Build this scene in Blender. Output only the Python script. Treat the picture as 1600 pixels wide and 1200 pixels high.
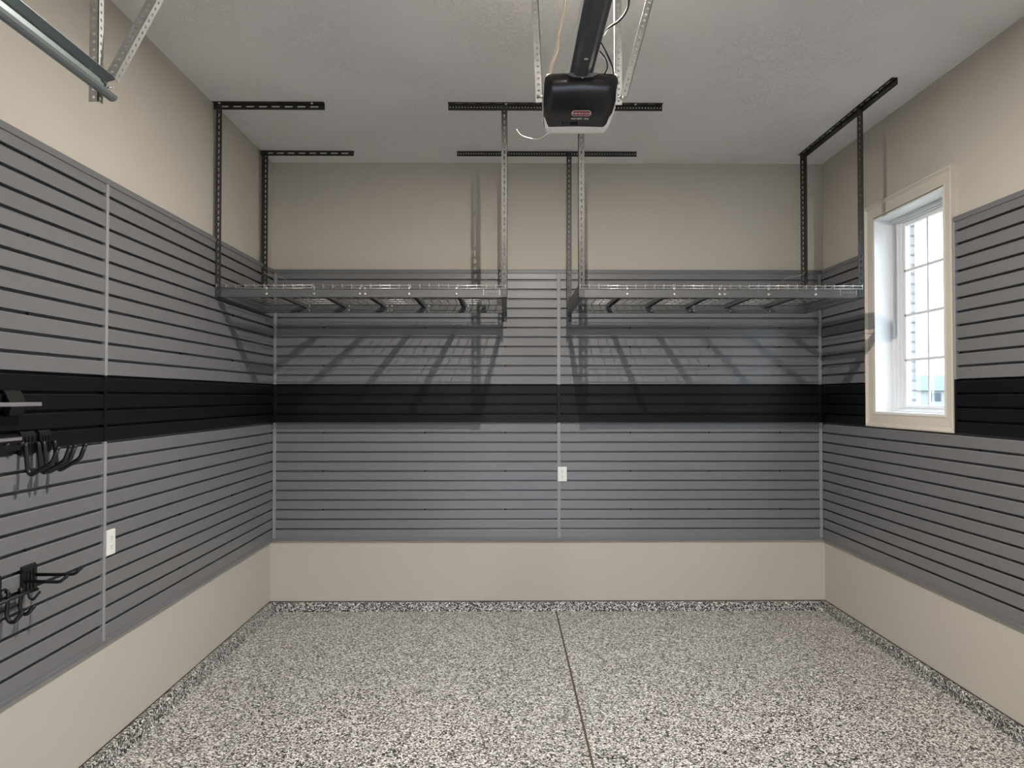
import bpy, math, random
from mathutils import Vector, Matrix
random.seed(7)
for o in list(bpy.data.objects): bpy.data.objects.remove(o)
scn = bpy.context.scene
col = scn.collection

# ------------------------------------------------------------------ camera
F_PX = 1140.0
cam_d = bpy.data.cameras.new('camera')
cam_d.sensor_fit = 'HORIZONTAL'; cam_d.sensor_width = 36.0
cam_d.lens = F_PX / 1600.0 * 36.0
cam_d.clip_start = .05; cam_d.clip_end = 500
cam = bpy.data.objects.new('camera', cam_d); col.objects.link(cam)
YAW, PITCH, ROLL = .009, .0172, .0002
fw = Vector((math.sin(YAW)*math.cos(PITCH), math.cos(YAW)*math.cos(PITCH), math.sin(PITCH)))
rt = Vector((math.cos(YAW), -math.sin(YAW), 0)); up = rt.cross(fw)
cam.matrix_world = Matrix(((rt.x, up.x, -fw.x, 0), (rt.y, up.y, -fw.y, 0), (rt.z, up.z, -fw.z, 1.70), (0, 0, 0, 1)))
scn.camera = cam

# ------------------------------------------------------------------ world, lights, exposure
scn.view_settings.view_transform = 'Standard'
scn.view_settings.look = 'None'
scn.view_settings.gamma = 1.0
scn.view_settings.use_curve_mapping = False
scn.view_settings.exposure = 0.25
LED_W, FILL_W, SKY = 92.0, 40.0, 10.0
W = bpy.data.worlds.new('overcast_sky'); scn.world = W; W.use_nodes = True
wn = W.node_tree; bg = wn.nodes['Background']
tc = wn.nodes.new('ShaderNodeTexCoord'); sx = wn.nodes.new('ShaderNodeSeparateXYZ'); cr = wn.nodes.new('ShaderNodeValToRGB')
wn.links.new(tc.outputs['Generated'], sx.inputs[0]); wn.links.new(sx.outputs['Z'], cr.inputs[0]); wn.links.new(cr.outputs[0], bg.inputs[0])
cr.color_ramp.elements[0].position = 0.0; cr.color_ramp.elements[0].color = (.62, .68, .75, 1)
cr.color_ramp.elements[1].position = .6; cr.color_ramp.elements[1].color = (.82, 1.0, 1.25, 1)
bg.inputs[1].default_value = SKY

def disk_light(name, loc, watts, dia, colour):
    d = bpy.data.lights.new(name, 'AREA'); d.shape = 'DISK'; d.size = dia; d.energy = watts; d.color = colour
    o = bpy.data.objects.new(name, d); o.location = loc; col.objects.link(o); return o      # shines straight down
LED = (.305, 3.10, 3.533)
disk_light('led_light', LED, LED_W, .020, (1.0, .935, .84))
SPARE = (.305, -.2, 3.533)  # unseen lamp added behind the camera as fill light
disk_light('led_light', SPARE, FILL_W, .045, (1.0, .935, .84))

# ------------------------------------------------------------------ dimensions
XL, XR, YB, H = -1.869, 2.556, 5.836, 3.576
YF = -1.3
ROW, NR, Z0 = .0762, 28, .580
ZT = Z0 + ROW*NR
T = .020

# ------------------------------------------------------------------ materials
MATS = {}
def nm(name):
    m = bpy.data.materials.new(name); m.use_nodes = True
    nt = m.node_tree; b = nt.nodes['Principled BSDF']; return m, nt, b
def N(nt, t, **k):
    n = nt.nodes.new(t)
    for a, v in k.items(): setattr(n, a, v)
    return n
def plain(name, c, rough=.5, metal=0., spec=.5, bump=None, var=None, emit=None):
    m, nt, b = nm(name)
    b.inputs['Base Color'].default_value = (*c, 1); b.inputs['Roughness'].default_value = rough
    b.inputs['Metallic'].default_value = metal; b.inputs['Specular IOR Level'].default_value = spec
    t = N(nt, 'ShaderNodeTexCoord')
    if var:
        n = N(nt, 'ShaderNodeTexNoise'); n.inputs['Scale'].default_value = var[0]; n.inputs['Detail'].default_value = 4
        nt.links.new(t.outputs['Object'], n.inputs['Vector'])
        mx = N(nt, 'ShaderNodeMix', data_type='RGBA'); nt.links.new(n.outputs[0], mx.inputs[0])
        mx.inputs[6].default_value = (*[x*(1-var[1]) for x in c], 1); mx.inputs[7].default_value = (*[min(1, x*(1+var[1])) for x in c], 1)
        nt.links.new(mx.outputs[2], b.inputs['Base Color'])
    if bump:
        n = N(nt, 'ShaderNodeTexNoise'); n.inputs['Scale'].default_value = bump[0]; n.inputs['Detail'].default_value = 5
        nt.links.new(t.outputs['Object'], n.inputs['Vector'])
        bp = N(nt, 'ShaderNodeBump'); bp.inputs['Strength'].default_value = bump[1]; bp.inputs['Distance'].default_value = .002
        nt.links.new(n.outputs[0], bp.inputs['Height']); nt.links.new(bp.outputs[0], b.inputs['Normal'])
    if emit:
        b.inputs['Emission Color'].default_value = (*c, 1); b.inputs['Emission Strength'].default_value = emit
    MATS[name] = m; return m
M = MATS
plain('wall_paint', (.545, .505, .445), .75, bump=(180, .15), var=(1.2, .015))
plain('slat_grey', (.172, .172, .182), .38, spec=.8, bump=(60, .05), var=(3, .03))
plain('cap_grey', (.165, .167, .178), .42)
plain('slat_black', (.004, .004, .005), .42, spec=.3)
plain('trim_grey', (.29, .295, .31), .45)
plain('window_white', (.84, .85, .86), .35)
plain('casing_paint', (.66, .61, .54), .45)
plain('powder_grey', (.10, .102, .106), .42, spec=.5, bump=(900, .25), var=(25, .12))
plain('post_steel', (.062, .061, .059), .38, metal=.4, bump=(700, .4), var=(60, .35))
plain('powder_dark', (.022, .021, .021), .5)
plain('wire_steel', (.50, .49, .47), .32, metal=.6)
plain('zinc', (.75, .75, .73), .28, metal=1.0)
plain('galvanized', (.58, .58, .57), .38, metal=.85, var=(35, .25))
plain('track_steel', (.30, .34, .35), .32, metal=.8, var=(12, .12))
plain('black_wire', (.010, .010, .010), .35)
plain('hook_vinyl', (.006, .006, .006), .42)
plain('housing_plastic', (.018, .016, .018), .22)
plain('rail_paint', (.060, .062, .070), .40)
plain('lens_plastic', (.92, .89, .84), .30)
plain('cream_insulation', (.66, .54, .42), .5)
plain('white_plastic', (.84, .83, .80), .35)
plain('outlet_slot', (.05, .045, .04), .6)
plain('logo_red', (.30, .012, .02), .4)
plain('logo_white', (.75, .72, .70), .4)
plain('shelf_grey', (.21, .20, .22), .4)
plain('sealant', (.10, .075, .05), .8, var=(40, .4))
plain('porcelain', (.8, .78, .72), .3)
plain('house_siding', (.24, .24, .24), .8)
plain('house_roof', (.085, .105, .12), .8)
plain('house_glass', (.03, .045, .06), .1)
plain('lawn', (.20, .175, .11), .9, var=(.3, .2))
plain('driveway', (.50, .49, .47), .85, var=(1, .05))
plain('led_face', (1.0, .92, .80), .4, emit=40.0)

# ceiling: stomped drywall texture
m, nt, b = nm('ceiling_paint'); MATS['ceiling_paint'] = m
b.inputs['Base Color'].default_value = (.82, .80, .785, 1); b.inputs['Roughness'].default_value = .8
t = N(nt, 'ShaderNodeTexCoord')
vo = N(nt, 'ShaderNodeTexVoronoi'); vo.inputs['Scale'].default_value = 3.2
n1 = N(nt, 'ShaderNodeTexNoise'); n1.inputs['Scale'].default_value = 16; n1.inputs['Detail'].default_value = 6; n1.inputs['Distortion'].default_value = 2.2
n2 = N(nt, 'ShaderNodeTexNoise'); n2.inputs['Scale'].default_value = 1.3; n2.inputs['Detail'].default_value = 2
r1 = N(nt, 'ShaderNodeValToRGB'); r1.color_ramp.elements[0].position = .47; r1.color_ramp.elements[1].position = .56
e = r1.color_ramp.elements.new(.51); e.color = (1, 1, 1, 1); r1.color_ramp.elements[2].color = (0, 0, 0, 1)
r2 = N(nt, 'ShaderNodeValToRGB'); r2.color_ramp.elements[0].position = .45; r2.color_ramp.elements[1].position = .6
mu = N(nt, 'ShaderNodeMath', operation='MULTIPLY')
nt.links.new(t.outputs['Object'], n1.inputs[0]); nt.links.new(t.outputs['Object'], n2.inputs[0])
nt.links.new(n1.outputs[0], r1.inputs[0]); nt.links.new(n2.outputs[0], r2.inputs[0])
nt.links.new(r1.outputs[0], mu.inputs[0]); nt.links.new(r2.outputs[0], mu.inputs[1])
bp = N(nt, 'ShaderNodeBump'); bp.inputs['Strength'].default_value = .6; bp.inputs['Distance'].default_value = .004
nt.links.new(mu.outputs[0], bp.inputs['Height']); nt.links.new(bp.outputs[0], b.inputs['Normal'])

# floor: black, grey and white flakes broadcast in epoxy; curb copy mixed darker to paint shade on its upright face
def flakes(name, stops):
  m, nt, b = nm(name); MATS[name] = m
  t = N(nt, 'ShaderNodeTexCoord')
  dn = N(nt, 'ShaderNodeTexNoise'); dn.inputs['Scale'].default_value = 120; dn.inputs['Detail'].default_value = 2
  mx0 = N(nt, 'ShaderNodeMix', data_type='RGBA'); mx0.blend_type = 'LINEAR_LIGHT'; mx0.inputs[0].default_value = .006
  v1 = N(nt, 'ShaderNodeTexVoronoi'); v1.inputs['Scale'].default_value = 138
  sp = N(nt, 'ShaderNodeSeparateColor')
  rp = N(nt, 'ShaderNodeValToRGB'); rp.color_ramp.interpolation = 'CONSTANT'
  els = rp.color_ramp.elements
  els[0].position = 0; els[0].color = (.022, .021, .022, 1)
  els[1].position = stops[0]; els[1].color = (.20, .195, .19, 1)
  for pos, c in ((stops[1], (.46, .445, .43)), (stops[2], (.70, .68, .66)), (stops[3], (.95, .94, .92))):
      e = els.new(pos); e.color = (*c, 1)
  nt.links.new(t.outputs['Object'], dn.inputs[0])
  nt.links.new(t.outputs['Object'], mx0.inputs[6]); nt.links.new(dn.outputs['Color'], mx0.inputs[7])
  nt.links.new(mx0.outputs[2], v1.inputs['Vector'])
  nt.links.new(v1.outputs['Color'], sp.inputs[0]); nt.links.new(sp.outputs[0], rp.inputs[0])
  nt.links.new(rp.outputs[0], b.inputs['Base Color'])
  b.inputs['Roughness'].default_value = .33; b.inputs['Specular IOR Level'].default_value = .5
  bp = N(nt, 'ShaderNodeBump'); bp.inputs['Strength'].default_value = .25; bp.inputs['Distance'].default_value = .001
  nt.links.new(sp.outputs[1], bp.inputs['Height']); nt.links.new(bp.outputs[0], b.inputs['Normal'])
flakes('flake_epoxy', (.30, .45, .63, .80))
flakes('flake_curb_shaded', (.42, .60, .78, .91))

# pale painted brick outside the window
m, nt, b = nm('pale_brick'); MATS['pale_brick'] = m
t = N(nt, 'ShaderNodeTexCoord'); mp = N(nt, 'ShaderNodeMapping')
sp = N(nt, 'ShaderNodeSeparateXYZ'); ad = N(nt, 'ShaderNodeMath', operation='ADD'); cb = N(nt, 'ShaderNodeCombineXYZ')
nt.links.new(t.outputs['Object'], sp.inputs[0]); nt.links.new(sp.outputs[0], ad.inputs[0]); nt.links.new(sp.outputs[1], ad.inputs[1])
nt.links.new(ad.outputs[0], cb.inputs[0]); nt.links.new(sp.outputs[2], cb.inputs[1])
bk = N(nt, 'ShaderNodeTexBrick'); bk.inputs['Scale'].default_value = 1.0
bk.inputs['Brick Width'].default_value = .20; bk.inputs['Row Height'].default_value = .067; bk.inputs['Mortar Size'].default_value = .008
bk.inputs['Color1'].default_value = (.19, .165, .155, 1); bk.inputs['Color2'].default_value = (.27, .25, .235, 1); bk.inputs['Mortar'].default_value = (.07, .065, .065, 1)
nt.links.new(cb.outputs[0], bk.inputs[0]); nt.links.new(bk.outputs[0], b.inputs['Base Color']); b.inputs['Roughness'].default_value = .85

# window glass: thin pane, sees through, reflects at grazing angles
m, nt, b = nm('pane_glass'); MATS['pane_glass'] = m
nt.nodes.remove(b)
tr = N(nt, 'ShaderNodeBsdfTransparent'); gl = N(nt, 'ShaderNodeBsdfGlossy'); gl.inputs['Roughness'].default_value = .02
fr0 = N(nt, 'ShaderNodeLayerWeight'); fr0.inputs[0].default_value = .3; fr = N(nt, 'ShaderNodeMath', operation='MULTIPLY'); fr.inputs[1].default_value = .35; nt.links.new(fr0.outputs['Fresnel'], fr.inputs[0]); mx = N(nt, 'ShaderNodeMixShader')
tr.inputs[0].default_value = (.95, .97, .97, 1)
nt.links.new(fr.outputs[0], mx.inputs[0]); nt.links.new(tr.outputs[0], mx.inputs[1]); nt.links.new(gl.outputs[0], mx.inputs[2])
nt.links.new(mx.outputs[0], nt.nodes['Material Output'].inputs[0])

# ------------------------------------------------------------------ mesh helpers
CAM_SCALE = None      # (anchor, factor, scaled anchor): opener group scaled about the camera
def cam_scaled(p):
    if CAM_SCALE is None: return Vector(p)
    return CAM_SCALE[2] + (Vector(p)-CAM_SCALE[0])*CAM_SCALE[1]
class MB:
    def __init__(s): s.v = []; s.f = []; s.m = []; s.sm = []
    def add(s, vs, fs, mi=0, smooth=False):
        b = len(s.v); s.v += [tuple(x) for x in vs]
        for f in fs: s.f.append([b+i for i in f]); s.m.append(mi); s.sm.append(smooth)
    def box(s, x0, x1, y0, y1, z0, z1, mi=0, ch=0.):
        if ch <= 0:
            vs = [(x, y, z) for x in (x0, x1) for y in (y0, y1) for z in (z0, z1)]
            s.add(vs, [(0,1,3,2),(4,6,7,5),(0,4,5,1),(2,3,7,6),(0,2,6,4),(1,5,7,3)], mi); return
        # chamfered box via three nested loops
        c = ch; vs = []; idx = {}
        for a, xs in enumerate(((x0, x0+c), (x1, x1-c))):
            for b_, ys in enumerate(((y0, y0+c), (y1, y1-c))):
                for d, zs in enumerate(((z0, z0+c), (z1, z1-c))):
                    for k, p in enumerate(((xs[0], ys[1], zs[1]), (xs[1], ys[0], zs[1]), (xs[1], ys[1], zs[0]))):
                        idx[(a, b_, d, k)] = len(vs); vs.append(p)
        fs = []
        for a in (0, 1): fs.append([idx[(a,0,0,0)], idx[(a,1,0,0)], idx[(a,1,1,0)], idx[(a,0,1,0)]])
        for a in (0, 1): fs.append([idx[(0,a,0,1)], idx[(1,a,0,1)], idx[(1,a,1,1)], idx[(0,a,1,1)]])
        for a in (0, 1): fs.append([idx[(0,0,a,2)], idx[(1,0,a,2)], idx[(1,1,a,2)], idx[(0,1,a,2)]])
        for p in (0, 1):
            for q in (0, 1):
                fs.append([idx[(p,q,0,0)], idx[(p,q,1,0)], idx[(p,q,1,1)], idx[(p,q,0,1)]])
                fs.append([idx[(p,0,q,0)], idx[(p,1,q,0)], idx[(p,1,q,2)], idx[(p,0,q,2)]])
                fs.append([idx[(0,p,q,1)], idx[(1,p,q,1)], idx[(1,p,q,2)], idx[(0,p,q,2)]])
                for r in (0, 1): fs.append([idx[(p,q,r,0)], idx[(p,q,r,1)], idx[(p,q,r,2)]])
        s.add(vs, fs, mi)
    def prism(s, poly, a, b, fn, mi=0, smooth=False):
        # poly: 2D points; fn(u, v, t) -> xyz ; extruded t from a to b
        n = len(poly); vs = [fn(u, v, a) for u, v in poly] + [fn(u, v, b) for u, v in poly]
        fs = [(i, (i+1) % n, n+(i+1) % n, n+i) for i in range(n)]
        s.add(vs, fs, mi, smooth); s.add(vs, [list(range(n)), list(range(2*n-1, n-1, -1))], mi)
    def sweep(s, prof, a, b, fn, mi=0):
        n = len(prof); vs = [fn(u, v, a) for u, v in prof] + [fn(u, v, b) for u, v in prof]
        s.add(vs, [(i, i+1, n+i+1, n+i) for i in range(n-1)], mi)
    def tube(s, pts, r, seg=8, mi=0, cap=True):
        pts = [Vector(p) for p in pts]; n = len(pts)
        tan = []
        for i in range(n):
            d = (pts[min(i+1, n-1)] - pts[max(i-1, 0)]); tan.append(d.normalized())
        a = tan[0].orthogonal().normalized(); vs = []
        for i in range(n):
            a = (a - tan[i]*a.dot(tan[i])).normalized(); b = tan[i].cross(a)
            for k in range(seg):
                t = 2*math.pi*k/seg; vs.append(pts[i] + a*(r*math.cos(t)) + b*(r*math.sin(t)))
        fs = [(i*seg+k, i*seg+(k+1) % seg, (i+1)*seg+(k+1) % seg, (i+1)*seg+k) for i in range(n-1) for k in range(seg)]
        s.add(vs, fs, mi, True)
        if cap: s.add(vs[:seg], [list(range(seg))], mi); s.add(vs[-seg:], [list(range(seg))], mi)
    def dome(s, c, nrm, r, h, seg=12, mi=0, rings=3):
        c = Vector(c); nrm = Vector(nrm).normalized(); a = nrm.orthogonal().normalized(); b = nrm.cross(a)
        vs = []; fs = []
        for j in range(rings):
            t = j/rings*math.pi/2
            for k in range(seg):
                q = 2*math.pi*k/seg; vs.append(c + (a*math.cos(q)+b*math.sin(q))*(r*math.cos(t)) + nrm*(h*math.sin(t)))
        vs.append(c+nrm*h)
        for j in range(rings-1):
            for k in range(seg): fs.append((j*seg+k, j*seg+(k+1) % seg, (j+1)*seg+(k+1) % seg, (j+1)*seg+k))
        for k in range(seg): fs.append(((rings-1)*seg+k, (rings-1)*seg+(k+1) % seg, rings*seg))
        s.add(vs, fs, mi, True)
    def strip(s, o, U, V, Nn, L, w, pitch, hole, th=.0022, off=0., mi=0):
        """steel strip with punched holes; hole = 8 (u, v) points starting at the lower-left corner, counter-clockwise"""
        o, U, V, Nn = Vector(o), Vector(U), Vector(V), Vector(Nn)
        def P(u, v, t): return o + U*u + V*v + Nn*t
        n = max(1, int(L//pitch)); rem = (L - n*pitch)/2
        cuts = [0, rem] + [rem+(i+1)*pitch for i in range(n)] + [L]
        for i in range(len(cuts)-1):
            a, b = cuts[i], cuts[i+1]
            if b-a < 1e-5: continue
            if i == 0 or i == len(cuts)-2 or hole is None:
                for t in (0, th): s.add([P(a,0,t), P(b,0,t), P(b,w,t), P(a,w,t)], [(0,1,2,3)], mi)
                continue
            c = (a+b)/2; hw = (b-a)/2
            outer = [(a,0),(c,0),(b,0),(b,w/2),(b,w),(c,w),(a,w),(a,w/2)]
            inner = [(c+u, w/2+off+v) for u, v in hole]
            for t in (0, th):
                vs = [P(u, v, t) for u, v in outer+inner]
                s.add(vs, [(k, (k+1) % 8, 8+(k+1) % 8, 8+k) for k in range(8)], mi)
            vs = [P(u, v, 0) for u, v in inner] + [P(u, v, th) for u, v in inner]
            s.add(vs, [(k, (k+1) % 8, 8+(k+1) % 8, 8+k) for k in range(8)], mi)
        for v in (0, w): s.add([P(0,v,0), P(L,v,0), P(L,v,th), P(0,v,th)], [(0,1,2,3)], mi)
        for u in (0, L): s.add([P(u,0,0), P(u,w,0), P(u,w,th), P(u,0,th)], [(0,1,2,3)], mi)
    def build(s, name, mats, parent=None, fix=True):
        me = bpy.data.meshes.new(name); me.from_pydata([cam_scaled(v) for v in s.v] if CAM_SCALE else s.v, [], s.f)
        if not isinstance(mats, (list, tuple)): mats = [mats]
        for m_ in mats: me.materials.append(MATS[m_])
        for p, mi, sm in zip(me.polygons, s.m, s.sm): p.material_index = mi; p.use_smooth = sm
        if fix:
            import bmesh
            bm = bmesh.new(); bm.from_mesh(me); bmesh.ops.remove_doubles(bm, verts=bm.verts, dist=1e-6)
            bmesh.ops.recalc_face_normals(bm, faces=bm.faces); bm.to_mesh(me); bm.free()
        me.update()
        o = bpy.data.objects.new(name, me); col.objects.link(o)
        if parent: o.parent = parent; o.matrix_parent_inverse = Matrix.Translation(-parent.location)
        return o
def rect8(hu, hv, k=.6):
    return [(-hu*k if hu <= hv else -hu*.8, -hv), (0, -hv), (hu*k if hu <= hv else hu*.8, -hv), (hu, 0),
            (hu*k if hu <= hv else hu*.8, hv), (0, hv), (-hu*k if hu <= hv else -hu*.8, hv), (-hu, 0)]
ROUND = lambda r: [(-r*.71,-r*.71),(0,-r),(r*.71,-r*.71),(r,0),(r*.71,r*.71),(0,r),(-r*.71,r*.71),(-r,0)]
KEY = [(-.012,-.0026),(-.001,-.0030),(.006,-.0058),(.012,0),(.006,.0058),(-.001,.0030),(-.012,.0026),(-.0135,0)]  # teardrop slot
def empty(name, loc, label, cat, group=None):
    o = bpy.data.objects.new(name, None); o.location = cam_scaled(loc); o.empty_display_size = .1; col.objects.link(o)
    o['label'] = label; o['category'] = cat
    if group: o['group'] = group
    return o
def tag(o, label, cat, group=None):
    o['label'] = label; o['category'] = cat
    if group: o['group'] = group
    return o
def struct(o, label=None):
    o['kind'] = 'structure'
    if label: o['label'] = label
    return o
def copy_tree(o, parent=None, off=None):
    c = o.copy(); col.objects.link(c)
    if parent: c.parent = parent
    for ch in o.children: copy_tree(ch, c)
    return c
def curve_pts(pts, k=6):
    P = [Vector(p) for p in pts]; out = []
    for i in range(len(P)-1):
        p0 = P[max(i-1, 0)]; p1 = P[i]; p2 = P[i+1]; p3 = P[min(i+2, len(P)-1)]
        for j in range(k):
            t = j/k
            out.append(.5*((2*p1)+(p2-p0)*t+(2*p0-5*p1+4*p2-p3)*t*t+(3*p1-p0-3*p2+p3)*t**3))
    out.append(P[-1]); return out
def round_pts(pts, r, k=4):
    P = [Vector(p) for p in pts]; out = [P[0]]
    for i in range(1, len(P)-1):
        a = (P[i-1]-P[i]); b = (P[i+1]-P[i]); d = min(r, a.length*.45, b.length*.45)
        A = P[i]+a.normalized()*d; B = P[i]+b.normalized()*d
        for j in range(k+1):
            t = j/k; out.append(A*(1-t)**2 + P[i]*2*t*(1-t) + B*t*t)
    out.append(P[-1]); return out

# ------------------------------------------------------------------ room shell
b = MB(); b.box(XL-.15, XR+.30, YF-.15, YB+.15, -.20, 0)
struct(b.build('floor', 'flake_epoxy'))
b = MB(); b.box(XL-.15, XR+.15, YF-.15, YB+.15, H, H+.15); struct(b.build('ceiling', 'ceiling_paint'))
b = MB(); b.box(XL-.15, XL, YF, YB, 0, H); struct(b.build('wall_left', 'wall_paint'))
b = MB(); b.box(XL-.15, XR+.15, YB, YB+.15, 0, H); struct(b.build('wall_back', 'wall_paint'))
WY0, WY1, WZ0, WZ1 = 4.195, 5.006, 1.585, 2.922          # window opening in the right wall
b = MB()
for y0, y1, z0, z1 in ((YF, WY0, 0, H), (WY1, YB, 0, H), (WY0, WY1, 0, WZ0), (WY0, WY1, WZ1, H)): b.box(XR, XR+.15, y0, y1, z0, z1)
struct(b.build('wall_right', 'wall_paint', fix=False))
DX0, DX1, DZ = -1.2, 1.85, .75                            # unseen garage door opening behind the camera, lowered to hold back daylight
b = MB()
for x0, x1, z0, z1 in ((XL-.15, DX0, 0, H), (DX1, XR+.15, 0, H), (DX0, DX1, DZ, H)): b.box(x0, x1, YF-.15, YF, z0, z1)
struct(b.build('wall_front', 'wall_paint', fix=False))
# flake-coated concrete curb
CH, CP = .070, .034
b = MB(); b.prism([(0,0),(CP,0),(CP-.004,CH-.006),(CP-.012,CH),(0,CH)], XL, XR, lambda u, v, t: (t, YB-u, v)); struct(b.build('baseboard_back', 'flake_curb_shaded'))
b = MB(); b.prism([(0,0),(.060,0),(.052,.012),(.044,CH-.010),(.034,CH),(0,CH)], YF, YB-CP, lambda u, v, t: (XL+u, t, v)); struct(b.build('baseboard_left', 'flake_curb_shaded'))
b = MB(); b.prism([(0,0),(CP,0),(CP-.004,CH-.006),(CP-.012,CH),(0,CH)], YF, YB-CP, lambda u, v, t: (XR-u, t, v)); struct(b.build('baseboard_right', 'flake_curb_shaded'))
# control joint in the slab
b = MB(); b.prism([(-.006,0),(-.004,.0012),(.004,.0012),(.006,0)], YF, YB-CP, lambda u, v, t: (.404+u+.002*math.sin(t*3), t, v)); struct(b.build('trim_1', 'sealant'))

for nme, side, a, c in (('trim_20', 'back', XL, XR), ('trim_21', 'left', YF, YB), ('trim_22', 'right', YF, YB)):
    b = MB(); f_ = {'left': lambda u, v, t: (XL+u, t, v), 'back': lambda u, v, t: (t, YB-u, v), 'right': lambda u, v, t: (XR-u, t, v)}[side]
    b.prism([(0, CH), (.0015, CH), (.0015, CH+.006), (0, CH+.006)], a, c, f_); struct(b.build(nme, 'outlet_slot'))

# ------------------------------------------------------------------ slat wall panels
def slat_prof(z0, nrows):
    p = []
    for r in range(nrows):
        z = z0 + r*ROW
        p += [(.001, z), (.001, z+.008), (.0155, z+.008), (.0155, z+.0004), (.0175, z), (T, z+.0015), (T, z+.0590), (.0165, z+.0640), (.0145, z+.0635), (.0145, z+.054), (.001, z+.054), (.001, z+.064)]
    p.append((.001, z0+nrows*ROW)); return p
FN = {'left': lambda u, v, t: (XL+u, t, v), 'back': lambda u, v, t: (t, YB-u, v), 'right': lambda u, v, t: (XR-u, t, v)}
def panel(name, side, a, c, z0, nrows, mat, parent):
    b = MB(); b.sweep(slat_prof(z0, nrows), a, c, FN[side])
    # closed ends and back
    for t in (a, c):
        for r in range(nrows):
            z = z0+r*ROW
            b.add([FN[side](0, z, t), FN[side](.003, z, t), FN[side](.003, z+ROW, t), FN[side](0, z+ROW, t)], [(0,1,2,3)])
            b.add([FN[side](*q, t) for q in ((.003,z),(.015,z),(T,z+.0015),(T,z+.059),(.016,z+.064),(.003,z+.064))], [(0,1,2,3,4,5)])
    return b.build(name, mat, parent)
def slatwall(side, a, c, label, sections, screws=()):
    loc = FN[side](0, sections[0][0], (a+c)/2)
    e = empty('slat_wall_panel', loc, label, 'wall panel', 'slat wall panels')
    for z0, n, mat in sections: panel('black_slats' if mat == 'slat_black' else 'grey_slats', side, a, c, z0, n, mat, e)
    if screws:
        for t, r in screws:
            s = MB(); z = Z0+r*ROW-.0062; p = FN[side](.0032, z, t); q = FN[side](1, z, t); d = [q[i]-FN[side](0, z, t)[i] for i in range(3)]
            s.dome(p, d, .0075, .010, 10); s.build('screw', 'powder_dark', e)
    return e
FULL = [(Z0, 12, 'slat_grey'), (Z0+12*ROW, 4, 'slat_black'), (Z0+16*ROW, 12, 'slat_grey')]
SEAM_L, SEAM_B = 3.39, .425
slatwall('left', YF+.05, SEAM_L, 'grey slatted wall panel carrying the black hooks, black stripe across it', FULL,
         [(y, r) for y in (2.05, 2.86) for r in (3, 7, 11, 19, 23, 27)])
slatwall('left', SEAM_L, YB-T, 'grey slatted panel with black stripe on left wall, between silver seam and corner', FULL,
         [(y, r) for y in (4.2, 5.0) for r in (2, 6, 10, 18, 22, 26)])
slatwall('back', XL+.001, SEAM_B, 'left half of back wall slat panelling with black stripe, below the left rack', FULL,
         [(x, r) for x in (-1.45, -.64, .0) for r in (3, 7, 11, 18, 20, 22, 26)])
slatwall('back', SEAM_B, XR-.001, 'right half of back wall slat panelling with black stripe, below the right rack', FULL,
         [(x, r) for x in (1.0, 1.63, 2.2) for r in (3, 7, 11, 18, 20, 22, 26)])
WC0, WC1 = 4.103, 5.107                                    # casing outer edges
slatwall('right', YF+.05, YB-T, 'grey slatted panelling below the window on the right wall', [(Z0, 12, 'slat_grey')],
         [(y, r) for y in (3.9, 4.9) for r in (3, 7, 11)])
slatwall('right', WC1+.004, YB-T, 'narrow grey and black slat panel between back corner and window', FULL[1:])
slatwall('right', YF+.05, WC0-.014, 'grey and black slat panel at right edge, camera side of the window', FULL[1:],
         [(WC0-.04, r) for r in (18, 20, 22, 24, 26)])
# trims: caps, seams and corners; black where they cross the black stripe
tn = [1]
def trim(fn, base='trim_grey'):
    tn[0] += 1; b = MB(); fn(b)
    return struct(b.build('trim_%d' % tn[0], [base, 'slat_black']))
ZB0, ZB1 = Z0+12*ROW-.002, Z0+16*ROW-.002
def cap(side, a, c, top=True):
    if top:
        pr = [(0, ZT-.030), (T+.0045, ZT-.030), (T+.0055, ZT-.027), (T+.0055, ZT-.004), (T+.003, ZT), (0, ZT)]
    else:
        pr = [(0, Z0-.022), (T+.002, Z0-.022), (T+.0045, Z0-.020), (T+.0045, Z0-.006), (T+.002, Z0-.003), (T+.002, Z0+.006), (0, Z0+.006)]
    return lambda b: b.prism(pr, a, c, FN[side])
trim(cap('left', YF+.05, YB-T), 'cap_grey'); trim(cap('left', YF+.05, YB-T, False), 'cap_grey')
trim(cap('back', XL+.001, XR-.001), 'cap_grey'); trim(cap('back', XL+.001, XR-.001, False), 'cap_grey')
trim(cap('right', WC1+.004, YB-T), 'cap_grey'); trim(cap('right', YF+.05, WC0-.014), 'cap_grey'); trim(cap('right', YF+.05, YB-T, False), 'cap_grey')
def vstrip(side, t, w, h=.0045, z0=Z0-.003, z1=ZT-.030):
    def g(b):
        for a, c, mi in ((max(z0, Z0-.003), ZB0, 0), (max(z0, ZB0), ZB1, 1), (ZB1, z1, 0)):
            if c-a < .01: continue
            b.prism([(t-w/2, 0), (t-w/2, T+h-.002), (t-w/2+.002, T+h), (t+w/2-.002, T+h), (t+w/2, T+h-.002), (t+w/2, 0)], a, c, lambda u, v, s: FN[side](v, s, u), mi)
    return g
trim(vstrip('left', SEAM_L, .022)); trim(vstrip('back', SEAM_B, .028)); trim(vstrip('back', XL+T+.016, .024)); trim(vstrip('back', XR-T-.016, .024))
trim(vstrip('right', WC0-.016, .014, z0=ZB0)); trim(vstrip('right', WC1+.006, .012, z0=ZB0))

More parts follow.
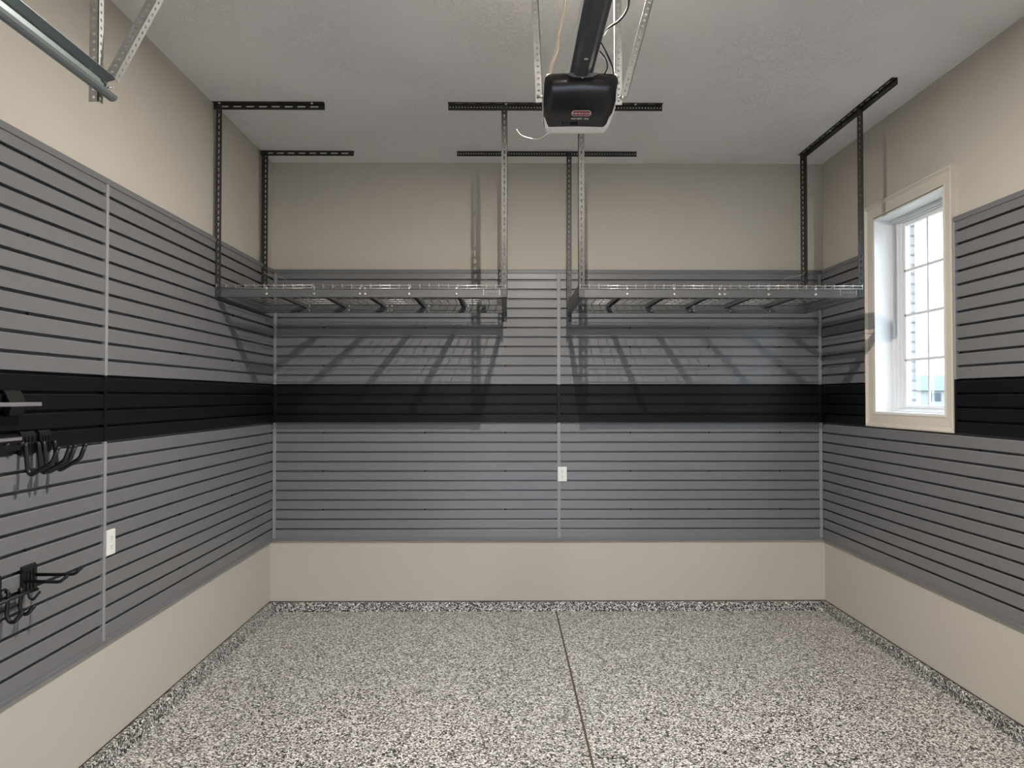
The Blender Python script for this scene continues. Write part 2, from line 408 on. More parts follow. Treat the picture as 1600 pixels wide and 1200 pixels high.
# ------------------------------------------------------------------ window
def ring(b, x0, x1, y0, y1, z0, z1, w, wr=None, mi=0, ch=0.):
    wr = w if wr is None else wr
    b.box(x0, x1, y0, y0+wr, z0, z1, mi, ch); b.box(x0, x1, y1-w, y1, z0, z1, mi, ch)
    b.box(x0, x1, y0+wr, y1-w, z0, z0+w, mi, ch); b.box(x0, x1, y0+wr, y1-w, z1-w, z1, mi, ch)
we = bpy.data.objects.new('window_1', None); we.location = (XR, 4.6, 2.25); col.objects.link(we)
struct(we, 'white framed window with grid and beige casing on the right wall')
# mitred moulded casing
CZ0, CZ1 = 1.493, 3.022
b = MB()
prof = [(0, 0), (0, .026), (.004, .028), (.012, .028), (.016, .022), (.022, .022), (.026, .017), (.080, .013), (.088, .016), (.092, .014), (.092, 0)]
loop = [(WC0, CZ0, 1, 1), (WC1, CZ0, -1, 1), (WC1, CZ1, -1, -1), (WC0, CZ1, 1, -1)]
n = len(prof); vs = []
for y, z, dy, dz in loop: vs += [(XR-h_, y+dy*o_, z+dz*o_) for o_, h_ in prof]
fs = [(k*n+i, k*n+(i+1) % n, ((k+1) % 4)*n+(i+1) % n, ((k+1) % 4)*n+i) for k in range(4) for i in range(n)]
b.add(vs, fs); b.build('casing', 'casing_paint', we)
b = MB()
J = .012
for y0, y1, z0, z1 in ((WY0, WY0+J, WZ0, WZ1), (WY1-J, WY1, WZ0, WZ1), (WY0+J, WY1-J, WZ0, WZ0+J), (WY0+J, WY1-J, WZ1-J, WZ1)): b.box(XR-.012, XR+.15, y0, y1, z0, z1)
b.build('jamb', 'window_white', we)
a0, a1, c0, c1 = WY0+J, WY1-J, WZ0+J, WZ1-J
def rim(b, x0, x1, o, i_):            # rectangular ring between outer (y0,y1,z0,z1) and inner
    for y0, y1, z0, z1 in ((o[0], i_[0], o[2], o[3]), (i_[1], o[1], o[2], o[3]), (i_[0], i_[1], o[2], i_[2]), (i_[0], i_[1], i_[3], o[3])): b.box(x0, x1, y0, y1, z0, z1, 0, .003)
g0, g1, h0, h1 = 4.350, 4.855, 1.643, 2.843
b = MB(); rim(b, XR+.100, XR+.17, (a0, a1, c0, c1), (a0+.035, a1-.035, c0+.016, c1-.026))
rim(b, XR+.112, XR+.168, (a0+.034, a1-.034, c0+.015, c1-.025), (a0+.062, a1-.062, c0+.022, c1-.036))
rim(b, XR+.122, XR+.166, (a0+.061, a1-.061, c0+.021, c1-.035), (g0-.042, g1+.042, h0-.024, h1+.026))
b.build('frame', 'window_white', we)
b = MB(); rim(b, XR+.126, XR+.158, (g0-.040, g1+.040, h0-.022, h1+.024), (g0, g1, h0, h1))
sash = b.build('sash', 'window_white', we)
b = MB(); b.box(XR+.139, XR+.145, g0, g1, h0, h1); b.build('pane', 'pane_glass', sash)
b = MB()
yc = (g0+g1)/2; b.box(XR+.129, XR+.136, yc-.009, yc+.009, h0, h1)
for k in range(1, 4): b.box(XR+.128, XR+.1365, g0, g1, h0+(h1-h0)*k/4-.009, h0+(h1-h0)*k/4+.009)
b.build('muntin_grid', 'window_white', sash)
for k in range(1, 4):
    b = MB(); b.dome((XR+.127, g1+.008, h0+(h1-h0)*k/4), (-1, 0, 0), .009, .007, 10); b.build('grid_pin', 'trim_grey', sash)
# outer brick leaf around the opening
b = MB(); BY0, BY1 = WY0-.03, 5.02
for y0, y1, z0, z1 in ((YF-.15, BY0, -.15, H+.3), (BY1, YB+.3, -.15, H+.3), (BY0, BY1, -.15, WZ0-.02), (BY0, BY1, WZ1+.03, H+.3)): b.box(XR+.17, XR+.285, y0, y1, z0, z1)
struct(b.build('wall_outer', 'pale_brick', fix=False))

# ------------------------------------------------------------------ outdoors
b = MB(); b.box(XR+.285, 260, -60, 400, -.35, -.15); struct(b.build('ground', 'lawn'))
b = MB(); b.box(-12, 12, -40, YF-.15, -.20, -.02); struct(b.build('driveway', 'driveway'))
hx, hy = 69.0, 120.0
he = empty('house', (hx+6, hy+5, -.15), 'pale neighbouring house with blue-grey roof seen through the window', 'house')
def hbox(name, mat, *a):
    q = MB(); q.box(*a); return q.build(name, mat, he)
hbox('wall', 'house_siding', hx-1.2, hx+14, hy, hy+10, -.15, 2.75)
q = MB(); q.prism([(-.6, 2.7), (10.6, 2.7), (5, 5.4)], hx-1.8, hx+14.5, lambda u, v, t: (t, hy+u, v)); q.build('roof', 'house_roof', he)
hbox('wing_wall', 'house_siding', hx-5, hx-1.2, hy+2, hy+8, -.15, 2.2)
q = MB(); q.prism([(1.4, 2.2), (8.6, 2.2), (5, 3.9)], hx-5.4, hx-1.2, lambda u, v, t: (t, hy+u, v)); q.build('wing_roof', 'house_roof', he)
hbox('window', 'house_glass', hx+1.1, hx+3.0, hy-.05, hy+.05, .9, 2.3)

# ------------------------------------------------------------------ ceiling brackets (angle iron on the ceiling)
SLOT = rect8(.028, .0042); DOT = ROUND(.0042)
def bracket(label, o, U, V, L, slot_down, wv=.040, screws=()):
    """o corner at the ceiling; U along; V flange on the ceiling; the other flange hangs down"""
    o, U, V = Vector(o), Vector(U), Vector(V); e = empty('ceiling_bracket', o, label, 'bracket', 'angle iron brackets on the ceiling')
    b = MB()
    vert = (.082, SLOT) if slot_down else (.0193, DOT); flat = (.0193, DOT) if slot_down else (.082, SLOT)
    b.strip(o, U, (0, 0, -1), V, L, wv, *vert); b.strip(o, U, V, (0, 0, -1), L, .036, *flat)
    b.build('angle_bar', 'powder_dark', e)
    for t in screws:
        s = MB(); p = o+U*t+V*.018; s.dome(p-Vector((0, 0, .0022)), (0, 0, -1), .009, .008, 8); s.build('lag_screw', 'zinc', e)
    return e
YFR, YBK = 4.650, 5.560
bracket('short black slotted ceiling bar at top of left rack, front one', (-1.866, YFR+.006, H), (1,0,0), (0,-1,0), .708, True, screws=(.04, .63))
bracket('short black slotted ceiling bar at top of left rack, one nearer back wall', (-1.866, YBK-.012, H), (1,0,0), (0,1,0), .708, True, screws=(.04, .36))
bracket('long black ceiling bar partly hidden behind the garage door opener', (-.367, YFR+.006, H), (1,0,0), (0,-1,0), 1.375, False, screws=(.37, 1.2))
bracket('long black ceiling bar near back wall, below and behind the opener', (-.371, YBK-.012, H), (1,0,0), (0,1,0), 1.375, False, screws=(.10, .70, 1.33))
bracket('black ceiling bar running front to back at top of the right rack', (2.306, 4.237, H), (0,1,0), (-1,0,0), 1.378, False, screws=(.20, .85))

# ------------------------------------------------------------------ overhead racks
ZR0, ZR1 = 2.335, 2.402
def rack(label, x0, x1, stub):
    e = empty('storage_rack', ((x0+x1)/2, (YFR+YBK)/2, ZR0), label, 'storage rack', 'overhead storage racks')
    pw = .038
    for xi, (xc, sx_) in enumerate(((x0, 1), (x1, -1))):
        for yc, sy in ((YFR, 1), (YBK, -1)):
            zb = ZR0-.065 if (sy < 0 and stub == xi) else ZR0
            L = H-.003-zb; b = MB()
            b.strip((xc, yc, zb), (0,0,1), (sx_,0,0), (0,sy,0), L, pw, .039, KEY)
            b.strip((xc, yc, zb), (0,0,1), (0,sy,0), (sx_,0,0), L, pw, .039, KEY)
            b.build('post', 'post_steel', e)
    for yc, sy, nme in ((YFR, 1, 'front_rail'), (YBK, -1, 'back_rail')):
        y = yc+sy*.0045; b = MB()
        prf = [(0, ZR0), (.034, ZR0), (.034, ZR0+.002), (.0022, ZR0+.002), (.0022, ZR1-.008), (.010, ZR1-.004), (.010, ZR1-.002), (0, ZR1-.006)]
        b.prism(prf, x0+.003, x1-.003, lambda u, v, t: (t, y+sy*u, v)); b.build(nme, 'powder_grey', e)
    for xc, sx_ in ((x0, 1), (x1, -1)):
        x = xc+sx_*.003; b = MB()
        prf = [(0, ZR0), (.034, ZR0), (.034, ZR0+.002), (.0022, ZR0+.002), (.0022, ZR1+.016), (0, ZR1+.016)]
        b.prism(prf, YFR+.006, YBK-.006, lambda u, v, t: (x+sx_*u, t, v)); b.build('side_rail', 'powder_grey', e)
    W_ = x1-x0
    offs = [W_*.5+k*.3025 for k in (-2, -1, 0, 1, 2)]
    for o_ in offs:
        x = x0+o_; b = MB()
        prf = [(-.015, ZR1-.004), (.015, ZR1-.004), (.015, ZR1-.028), (.0128, ZR1-.028), (.0128, ZR1-.0062), (-.0128, ZR1-.0062), (-.0128, ZR1-.028), (-.015, ZR1-.028)]
        b.prism(prf, YFR+.008, YBK-.008, lambda u, v, t: (x+u, t, v)); b.build('crossbeam', 'powder_grey', e)
    bx = [offs[0], offs[1], offs[2]-.012, offs[2]+.021, offs[3], offs[4]]
    for o_ in bx:
        for z in (ZR0+.020, ZR1-.012):
            for y, d in ((YFR+.0045, -1), (YBK-.0070, -1)):
                b = MB(); b.dome((x0+o_+(.032 if y > 5 else 0), y, z), (0, d, 0), .0088, .0065, 12); b.build('bolt', 'zinc', e)
    # three welded wire decks
    for k in range(3):
        a = x0+.006+k*(W_-.012)/3; c = a+(W_-.012)/3-.004; zd = ZR1+.0035
        b = MB(); nx = 10
        lift = lambda x: .004*abs((x-a)/(c-a)-.5)*(1 if k == 0 else .4)
        for i in range(nx+1):
            x = a+.003+(c-a-.006)*i/nx; z = zd+lift(x)
            b.tube([(x, YFR+.002, z-.020), (x, YFR-.001, z+.012)], .0028, 6)
            b.tube([(x, YFR-.001, z), (x, YBK-.004, z)], .0026, 6)
            b.tube([(x, YBK+.001, z-.012), (x, YBK+.001, z+.010)], .0022, 6)
        for j in range(9):
            y = YFR-.001+(YBK-YFR-.002)*j/8
            b.tube([(a, y, zd+.003+lift(a)), ((a+c)/2, y, zd+.003), (c, y, zd+.003+lift(c))], .0026, 6)
        b.tube([(a, YFR-.001, zd-.016+lift(a)), ((a+c)/2, YFR-.001, zd-.016), (c, YFR-.001, zd-.016+lift(c))], .0018, 6)
        b.build('wire_deck', 'wire_steel', e)
    # embossed maker's plate at the right end of the front rail
    b = MB(); px0 = x1-.150; zc = (ZR0+ZR1)/2-.002
    b.box(px0-.004, px0, YFR+.0025, YFR+.0045, zc-.018, zc+.018); b.box(px0+.098, px0+.102, YFR+.0025, YFR+.0045, zc-.018, zc+.018)
    for k in range(8):
        u = px0+.008+k*.0112; d = .006 if k % 2 else -.006
        b.tube([(u, YFR+.0035, zc+d), (u+.009, YFR+.0035, zc-d)], .0012, 5)
    b.build('stamped_mark', 'wire_steel', e)
    # loose fixings poking out of the rear posts
    for xc, sx_ in ((x0, 1), (x1, -1)):
        b = MB(); z = 2.635
        b.tube([(xc+sx_*.02, YBK+.02, z+.012), (xc+sx_*.02, YBK-.03, z+.012)], .003, 6)
        b.tube(curve_pts([(xc+sx_*.02, YBK-.02, z), (xc+sx_*.07, YBK+.01, z-.012), (xc+sx_*.13, YBK+.015, z-.02), (xc+sx_*.18, YBK+.02, z-.05)]), .0016, 6)
        b.build('cable_tie', 'wire_steel', e)
    return e
rack('grey wire deck storage rack hung from ceiling in the left back corner', -1.850, .012, 1)
rack('grey wire deck storage rack hung from ceiling beside the window, right one', .468, 2.303, 0)

# ------------------------------------------------------------------ garage door opener
OX = .318
CAM_SCALE = (Vector((OX, 3.0, 2.86)), .935, Vector((.297, 2.805, 2.785)))  # opener, rail and straps scaled about the camera into a nearer position
oe = empty('door_opener', (OX, 3.15, 2.86), 'black and white motor unit of the garage door opener hanging from perforated straps', 'garage door opener')
# front shell: rounded outline swept down a sloping curve
def outline(y, z, w, squeeze):
    return y, z, w, squeeze
sections = [(3.000, 3.036, .149), (2.990, 3.014, .155), (2.994, 2.985, .1575), (3.024, 2.945, .158), (3.074, 2.908, .156), (3.128, 2.878, .152), (3.150, 2.870, .148)]
b = MB(); cols_ = 17; vs = []
for j, (y, z, w) in enumerate(sections):
    for i in range(cols_):
        s_ = -1+2*i/(cols_-1)
        edge = max(0, abs(s_)-.86)/.14
        notch = .010*max(0, 1-(s_/.42)**2) if j < 2 else 0
        bow = .010*(1-s_*s_)
        vs.append((OX+w*s_ - (.0022*j*(1+s_)*.9), y - bow + .020*edge**2 + (.0 if abs(s_) > .02 else .0), z - notch + (.006*edge**2 if j > 4 else 0)))
b.add(vs, [(j*cols_+i, j*cols_+i+1, (j+1)*cols_+i+1, (j+1)*cols_+i) for j in range(len(sections)-1) for i in range(cols_-1)], 0, True)
# top and sides returning to the rear
k0 = len(sections)-1
top = [(OX-.146, 3.30, 3.030), (OX+.146, 3.30, 3.030)]
b.add([vs[0], vs[cols_-1], top[1], top[0]], [(0, 1, 2, 3)])
shell = b.build('front_cover', 'housing_plastic', oe)
b = MB()
sp = [(3.010, 3.030), (3.008, 2.985), (3.040, 2.948), (3.090, 2.908), (3.150, 2.868), (3.185, 2.860), (3.215, 2.866), (3.33, 2.93), (3.34, 3.045), (3.01, 3.045)]
n = len(sp); wv = [.150, .158, .160, .158, .151, .142, .132, .145, .150, .150]
tp = [0, .002, .006, .011, .017, .020, .020, .01, 0, 0]
vs = [(OX-w, y, z) for (y, z), w in zip(sp, wv)] + [(OX+w-q, y, z) for (y, z), w, q in zip(sp, wv, tp)]
b.add(vs, [(i, (i+1) % n, n+(i+1) % n, n+i) for i in range(n)] + [list(range(n)), list(range(2*n-1, n-1, -1))])
body = b.build('body', 'lens_plastic', oe)
for mo in (body,):
    md = mo.modifiers.new('bevel', 'BEVEL'); md.width = .010; md.segments = 3; md.limit_method = 'ANGLE'
def text_mesh(body_txt, size, mat, parent, name, loc, rx, extr=.0006, bold=0.):
    cu = bpy.data.curves.new(name, 'FONT'); cu.body = body_txt; cu.size = size; cu.extrude = extr; cu.align_x = 'CENTER'; cu.align_y = 'CENTER'; cu.offset = bold
    tmp = bpy.data.objects.new(name, cu); col.objects.link(tmp)
    bpy.context.view_layer.update()
    me = bpy.data.meshes.new_from_object(tmp.evaluated_get(bpy.context.evaluated_depsgraph_get()))
    bpy.data.objects.remove(tmp)
    me.materials.clear(); me.materials.append(MATS[mat])
    o = bpy.data.objects.new(name, me); col.objects.link(o)
    o.parent = parent; o.matrix_parent_inverse = Matrix.Translation(-parent.location)
    o.location = cam_scaled(loc); o.scale = [CAM_SCALE[1]]*3; o.rotation_euler = (rx, 0, 0); return o
SLOPE = math.pi/2 - math.atan2(3.130-3.080, 2.908-2.880)     # face tilt of the lower cover
RX = math.pi/2 + .93
def pill(w, h, y_off, mat, name):
    b = MB(); pts = []
    for k in range(24):
        t = 2*math.pi*k/24; cx = (w/2-h/2)*(1 if math.cos(t) > 0 else -1)
        pts.append((cx+h/2*math.cos(t), h/2*math.sin(t)))
    global CAM_SCALE
    b.prism(pts, 0, .0012, lambda u, v, t: (u*CAM_SCALE[1], v*CAM_SCALE[1], t))
    keep, CAM_SCALE = CAM_SCALE, None
    o = b.build(name, mat, oe); CAM_SCALE = keep
    o.location = cam_scaled(Vector((OX+.004, 3.0740, 2.9055)) + Vector((0, -.6, -.8))*y_off); o.rotation_euler = (RX, 0, 0); return o
nrm = Vector((0, -.49, -.87)).normalized()
RX = math.atan2(-nrm.y, nrm.z)          # rotate +Z onto the face normal about X
pill(.084, .030, .0060, 'logo_white', 'badge_rim'); pill(.078, .024, .0068, 'logo_red', 'badge')
tl = Vector((OX+.004, 3.0740, 2.9055)) + Vector((0, -.6, -.8))*.0085
text_mesh('OVERHEAD DOOR', .0098, 'logo_white', oe, 'badge_lettering', tl, RX, bold=.0002)
tl2 = Vector((OX+.000, 3.0980, 2.8915)) + Vector((0, -.6, -.8))*.0070
text_mesh('ODYSSEY 1000', .0115, 'logo_white', oe, 'model_lettering', tl2, RX, bold=.0002)
# grille slots low on the cover
b = MB()
for u, w_ in ((-.075, .010), (-.060, .008), (-.040, .022), (-.022, .016)):
    b.box(OX+u, OX+u+w_, 3.118, 3.126, 2.868, 2.880)
b.build('vent_slots', 'black_wire', oe)
for sx_ in (-1, 1):
    b = MB(); b.tube([(OX+sx_*.150, 3.09, 2.978), (OX+sx_*.182, 3.09, 2.978)], .006, 8); b.dome((OX+sx_*.178, 3.09, 2.978), (sx_, 0, 0), .011, .008, 8)
    b.build('mounting_bolt', 'zinc', oe)
# grey collar where the rail meets the head
b = MB(); b.prism([(-.060, 3.030), (-.03, 3.012), (0, 3.008), (.03, 3.012), (.060, 3.030), (.06, 3.036), (-.06, 3.036)], 2.985, 3.01, lambda u, v, t: (OX+u, t, v)); b.build('rail_collar', 'trim_grey', oe)
b = MB(); b.dome((OX, 2.985, 3.014), (0, -1, 0), .005, .004, 8); b.build('collar_screw', 'zinc', oe)

re_ = empty('opener_rail', (OX, 1.0, 3.03), 'long dark rail of the garage door opener running from motor toward camera', 'opener rail')
b = MB()
prf = [(-.020, 3.020), (.020, 3.020), (.034, 3.034), (.047, 3.036), (.048, 3.064), (.044, 3.066), (-.044, 3.066), (-.048, 3.064), (-.047, 3.036), (-.034, 3.034)]
b.prism(prf, YF+.02, 3.02, lambda u, v, t: (OX-.004+u, t, v)); b.build('channel', 'rail_paint', re_)
b = MB(); b.box(OX-.0590, OX-.0520, YF+.02, 2.99, 3.038, 3.050); b.build('edge_highlight', 'white_plastic', re_)  # white strip painted in as the lit highlight along the rail's left edge
b = MB(); b.dome((OX-.002, 2.83, 3.020), (0, 0, -1), .009, .003, 14); b.build('rail_rivet', 'zinc', re_)

# perforated straps
HL = (H-2.785)/CAM_SCALE[1]+2.86          # ceiling height before the opener group is scaled about the camera
PH = ROUND(.0055)
def strap(label, p0, p1, side, front=(0, -1, 0), w=.030, two=True, mat='galvanized', name='hanger_strap', lab_group='perforated hanger straps'):
    p0, p1 = Vector(p0), Vector(p1); U = (p1-p0); L = U.length; U.normalize()
    Fv = Vector(front); Fv = (Fv-U*Fv.dot(U)).normalized(); S = U.cross(Fv)
    if S.dot(Vector(side)) < 0: S = -S
    e = empty(name, p0, label, 'metal strap', lab_group)
    b = MB(); b.strip(p0, U, S, -Fv, L, w, .026, PH)
    if two: b.strip(p0, U, -Fv, S, L, w, .026, PH)
    b.build('perforated_angle', mat, e); return e
strap('perforated metal strap at left side of the door opener', (OX-.158, 3.09, 2.955), (.128, 3.09, HL), (-1, 0, 0))
strap('upright perforated metal strap at right side of the door opener', (OX+.150, 3.09, 2.945), (OX+.150, 3.09, HL), (1, 0, 0))
strap('slanting perforated metal strap leaning right from the door opener', (OX+.196, 3.052, 2.965), (.715, 3.052, HL), (-1, 0, 0))

CAM_SCALE = None
# wiring
def pt(px, py, y):       # room point at distance y that was measured in the photo
    y *= .935; d = fw + rt*((px-800)/F_PX) - up*((py-600)/F_PX); k = y/d.y; return (d.x*k, y, 1.70+d.z*k)  # wires drawn nearer along the line of sight, matching the opener
b = MB(); b.tube(curve_pts([pt(975,-60,2.80), pt(982,-15,2.82), pt(981,12,2.85), pt(968,32,2.88), pt(952,43,2.9), pt(944,54,2.95)]), .0042, 8)
tag(b.build('power_cord', 'black_wire'), 'black cord looping off the right side of the opener rail', 'cord', 'black cords on the opener')
b = MB(); b.tube(curve_pts([pt(938,66,2.93), pt(946,80,2.95), pt(955,100,2.97), pt(959,118,3.02), pt(958,124,3.05)]), .0036, 8)
tag(b.build('power_cord', 'black_wire'), 'short black cord running from opener rail to right top corner of motor', 'cord', 'black cords on the opener')
b = MB(); b.tube(curve_pts([pt(937,80,2.93), pt(946,92,2.96), pt(949,104,2.98), pt(945,115,3.0), pt(938,122,3.02)]), .0030, 8)
tag(b.build('power_cord', 'black_wire'), 'thin black cord curling back from rail to middle of motor top', 'cord', 'black cords on the opener')
b = MB()
for o_, ph in ((0, 0), (3, 1.5)):
    b.tube(curve_pts([pt(884+o_,-70,3.0), pt(883+o_,-20,3.0), pt(881+o_*1.2,10,3.0), pt(875+o_,38,3.0), pt(871+o_*.6,60,3.0), pt(869+o_,78,3.0), pt(861+o_,100,3.0), pt(857+o_*.7,122,3.02)]), .0024, 6)
tag(b.build('signal_wire', 'cream_insulation'), 'cream twin wire dropping from ceiling to left top corner of motor', 'wire')
b = MB(); b.tube(curve_pts([pt(807,202,3.12), pt(814,211,3.13), pt(828,216,3.14), pt(842,217,3.15), pt(852,211,3.15), pt(862,204,3.16)]), .0016, 6)
tag(b.build('antenna_wire', 'white_plastic'), 'thin pale aerial wire hanging from underside of the motor unit', 'wire')

# ------------------------------------------------------------------ garage door track, top left
TX, TZ = -1.325, 2.690
te = empty('door_track', (TX, 1.0, TZ), 'galvanized garage door track along the upper left, ending in mid-air', 'door track')
b = MB()
prf = [(.034, .066), (.004, .058), (0, .054), (0, .010), (.004, -.004), (.012, -.010), (.026, -.010), (.034, -.004), (.037, .006),
       (.035, .006), (.032, -.002), (.025, -.008), (.013, -.008), (.006, -.003), (.002, .010), (.002, .052), (.005, .056), (.034, .064)]
b.prism(prf, YF+.25, 2.42, lambda u, v, t: (TX+u, t, TZ+v)); b.build('track_channel', 'track_steel', te)
b = MB(); b.prism([(.002, .024), (.0055, .026), (.0055, .030), (.002, .032)], YF+.25, 2.40, lambda u, v, t: (TX+u, t, TZ+v)); b.build('track_rib', 'track_steel', te)
b = MB(); b.tube([(TX, 2.385, TZ+.022), (TX+.040, 2.385, TZ+.022)], .0045, 8); b.prism([(math.cos(k*math.pi/3)*.009, math.sin(k*math.pi/3)*.009) for k in range(6)], TX+.012, TX+.022, lambda u, v, t: (t, 2.385+u, TZ+.022+v))
b.build('track_bolt', 'zinc', te)
strap('upright perforated strap holding the end of the door track', (TX-.004, 2.375, TZ-.028), (TX-.004, 2.375, H), (-1, 0, 0), w=.030)
strap('slanting perforated strap rising right from the end of the door track', (TX+.038, 2.395, TZ+.060), (TX+.30, 2.62, H), (-1, 0, 0), w=.032)

# ------------------------------------------------------------------ outlets
def outlet(label, side, t, z):
    n_ = Vector(FN[side](1, 0, 0))-Vector(FN[side](0, 0, 0)); fn = lambda u, v, w: FN[side](T+.0045+w, z+v, t+u)
    e = empty('wall_outlet', fn(0, 0, 0), label, 'outlet', 'wall outlets')
    b = MB(); hw, hh = .036, .0585
    def lay(hw_, hh_, w): return [fn(-hw_, -hh_, w), fn(hw_, -hh_, w), fn(hw_, hh_, w), fn(-hw_, hh_, w)]
    vs = lay(hw, hh, -.0045)+lay(hw, hh, .003)+lay(hw-.003, hh-.003, .006)
    b.add(vs, [(0,1,5,4),(1,2,6,5),(2,3,7,6),(3,0,4,7),(4,5,9,8),(5,6,10,9),(6,7,11,10),(7,4,8,11),(8,9,10,11),(3,2,1,0)]); b.build('cover_plate', 'white_plastic', e)
    for zz in (-.0205, .0205):
        b = MB(); pts = []
        for k in range(20):
            q = 2*math.pi*k/20; pts.append((.0172*math.cos(q), max(-.0135, min(.0135, .0172*math.sin(q)))))
        b.prism(pts, .0055, .0078, lambda u, v, w: fn(u, zz+v, w)); r = b.build('receptacle', 'white_plastic', e)
        b = MB()
        for u in (-.0065, .0065): b.prism([(u-.0012, .0), (u+.0012, .0), (u+.0012, .008), (u-.0012, .008)], .0076, .0082, lambda a, c, w: fn(a, zz+c, w))
        b.prism([(.0026*math.cos(k), -.0065+.0026*math.sin(k)) for k in [i*math.pi/4 for i in range(8)]], .0076, .0082, lambda a, c, w: fn(a, zz+c, w))
        s = b.build('slots', 'outlet_slot', None); s.parent = r
        s.matrix_parent_inverse = Matrix.Translation(-e.location)
        s.matrix_parent_inverse = Matrix.Identity(4)
    b = MB(); b.dome(fn(0, 0, .006), n_, .003, .0015, 8); b.build('screw', 'zinc', e)
    return e
outlet('white duplex outlet low on back wall, overlapping the centre seam', 'back', .452, 1.083)
outlet('white duplex outlet on left wall, just right of the silver seam', 'left', 3.435, 1.020)

# ------------------------------------------------------------------ hooks and shelf on the left wall
XW = XL+T
def clip_plate(parent, y0, y1, z0, z1, name='clip_plate'):
    b = MB()
    prf = [(0, z1+.004), (.004, z1+.006), (.010, z1-.002), (.012, z1-.010), (.012, z0+.006), (.007, z0), (0, z0)]
    b.prism(prf, y0, y1, lambda u, v, t: (XW+u, t, v))
    for k in range(3):
        yy = y0+(y1-y0)*(.25+.25*k); b.prism([(.011, z1-.012), (.016, z1-.016), (.016, z0+.010), (.011, z0+.008)], yy-.003, yy+.003, lambda u, v, t: (XW+u, t, v))
    return b.build(name, 'hook_vinyl', parent)
def prong(parent, pts, r=.0088, name='prong'):
    b = MB(); p = round_pts([(XW+u, y, z) for u, y, z in pts], .02, 5); b.tube(p, r, 10)
    b.dome(p[-1], p[-1]-p[-2], r*1.12, r*1.1, 10); return b.build(name, 'hook_vinyl', parent)
# upper pair of double tool hooks
def tool_hook(label, ys, py):
    e = empty('wall_hook', (XW, ys[0], 1.50), label, 'hook', 'black hooks in the slat wall')
    clip_plate(e, py[0], py[1], 1.475, 1.560)
    for y in ys: prong(e, [(.010, y, 1.520), (.024, y, 1.517), (.034, y, 1.415), (.046, y, 1.402), (.112, y, 1.440), (.128, y, 1.452), (.146, y, 1.502)])
    b = MB(); b.tube([(XW+.012, ys[0]-.008, 1.520), (XW+.012, ys[1]+.008, 1.520)], .005, 8); b.build('cross_rod', 'hook_vinyl', e)
    return e
tool_hook('black double tool hook under grey shelf, the one nearer camera, tips turned up', (2.795, 2.872), (2.79, 2.875))
tool_hook('black double tool hook under grey shelf, farther of the two', (2.905, 2.975), (2.90, 2.972))
e = empty('tool_rail', (XW, 2.5, 1.52), 'short dark tool rail fixed across black stripe edge, left of the double tool hooks', 'tool rail')
b = MB(); b.prism([(.001, 1.495), (.024, 1.500), (.034, 1.520), (.034, 1.545), (.030, 1.552), (.001, 1.556)], 2.30, 2.765, lambda u, v, t: (XW+u, t, v)); b.build('bar', 'hook_vinyl', e)
b = MB(); b.box(XW+.0345, XW+.0375, 2.31, 2.755, 1.536, 1.548, ch=.001); b.build('face_strip', 'shelf_grey', e)
for y in (2.66, 2.74):
    b = MB(); b.tube([(XW+.030, y, 1.524), (XW+.050, y, 1.524)], .005, 8); b.dome((XW+.048, y, 1.524), (1, 0, 0), .009, .007, 8); b.build('knob', 'hook_vinyl', e)
# lower straight double prong hook
e = empty('wall_hook', (XW, 2.85, .98), 'black hook with two long straight prongs low on left wall', 'hook', 'black hooks in the slat wall')
clip_plate(e, 2.808, 2.892, .945, 1.045)
prong(e, [(.008, 2.886, 1.003), (.140, 2.886, 1.003), (.165, 2.886, 1.006), (.188, 2.886, 1.030)], .0066)
prong(e, [(.008, 2.815, .995), (.140, 2.815, .992), (.150, 2.815, .994), (.172, 2.815, 1.012)], .0066)
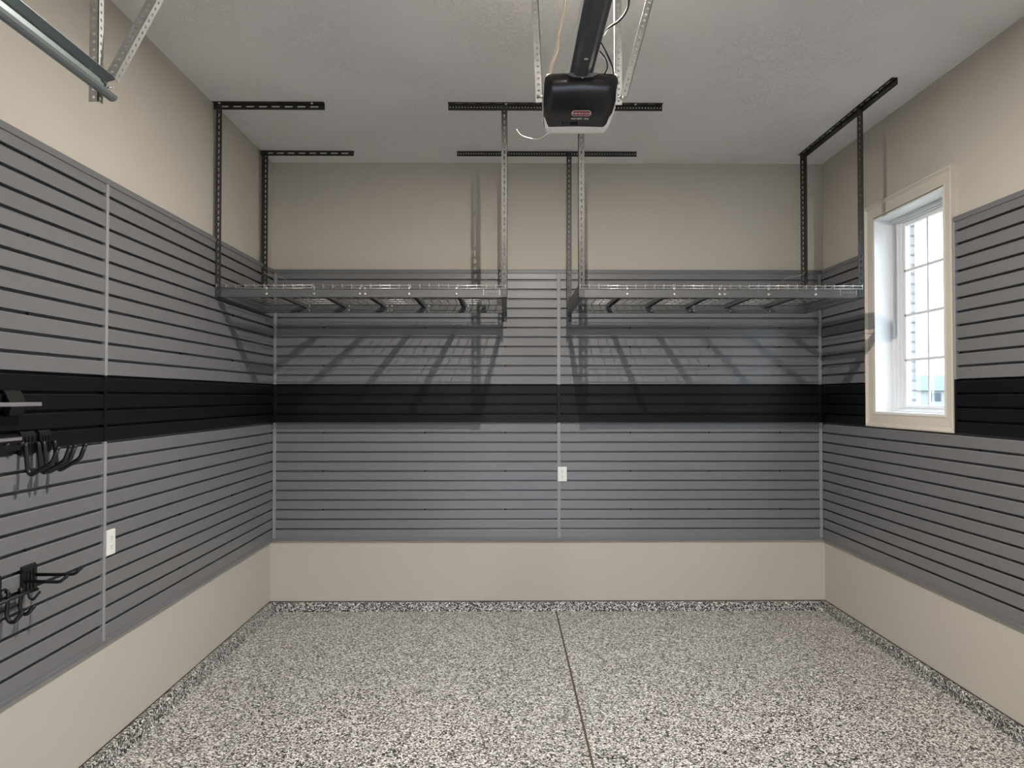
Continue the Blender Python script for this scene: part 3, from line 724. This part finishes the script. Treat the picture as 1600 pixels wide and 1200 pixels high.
# hanging J hooks on a wire frame
e = empty('wall_hook', (XW, 2.70, .93), 'black wire frame with two hanging J hooks, bottom left of wall', 'hook', 'black hooks in the slat wall')
clip_plate(e, 2.60, 2.690, .945, 1.045)
for y, zt, zb in ((2.712, .985, .872), (2.785, .975, .880)):
    prong(e, [(.012, y, zt), (.022, y, zt-.006), (.016, y, zb+.022), (.026, y, zb), (.044, y, zb-.002), (.068, y, zb+.026)], .0076, 'j_hook')
b = MB(); b.tube([(XW+.030, 2.35, .955), (XW+.030, 2.775, .955), (XW+.055, 2.83, .962)], .0065, 8); b.tube([(XW+.012, 2.35, .912), (XW+.012, 2.80, .915)], .004, 8); b.tube([(XW+.012, 2.35, .995), (XW+.012, 2.71, .992)], .004, 8)
b.build('frame_rod', 'hook_vinyl', e)
prong(e, [(.012, 2.835, .955), (.020, 2.835, .925), (.034, 2.835, .918), (.058, 2.835, .948)], .005, 'j_hook')
# shelf near eye height
e = empty('wall_shelf', (XW, 2.55, 1.67), 'narrow grey shelf on black clips in black stripe at left edge', 'shelf')
b = MB(); b.box(XW+.004, XW+.082, 2.18, 2.80, 1.6635, 1.6785, ch=.002); b.build('shelf_board', 'shelf_grey', e)
for y0, y1 in ((2.70, 2.79), (2.22, 2.31)):
    b = MB()
    b.prism([(0, 1.722), (.003, 1.724), (.010, 1.716), (.026, 1.679), (.020, 1.679), (.006, 1.708), (0, 1.71)], y0, y1, lambda u, v, t: (XW+u, t, v))
    b.prism([(0, 1.625), (.018, 1.629), (.026, 1.6635), (0, 1.6635)], y0+.01, y1, lambda u, v, t: (XW+u, t, v))
    b.build('clip', 'hook_vinyl', e)

# ------------------------------------------------------------------ ceiling lamps (out of frame; the one near the garage door is added fill)
for L_, lab in ((LED, 'small round flush lamp on ceiling above the door opener'), (SPARE, 'added unseen fill lamp, small and round, on ceiling near the garage door')):
    e = empty('ceiling_light', (L_[0], L_[1], H), lab, 'ceiling light', 'flush ceiling lamps')
    pr = [(.0, H), (.075, H), (.078, H-.010), (.066, H-.030), (.036, H-.036), (.030, H-.030), (.0, H-.030)]
    b = MB(); n = 28; vs = [(L_[0]+r_*math.cos(2*math.pi*k/n), L_[1]+r_*math.sin(2*math.pi*k/n), z) for r_, z in pr for k in range(n)]
    b.add(vs, [(i*n+k, i*n+(k+1) % n, (i+1)*n+(k+1) % n, (i+1)*n+k) for i in range(len(pr)-1) for k in range(n)], 0, True); b.build('lamp_body', 'porcelain', e)
    b = MB(); b.prism([(.026*math.cos(2*math.pi*k/20), .026*math.sin(2*math.pi*k/20)) for k in range(20)], H-.0395, H-.0335, lambda u, v, t: (L_[0]+u, L_[1]+v, t)); b.build('led_disc', 'led_face', e)
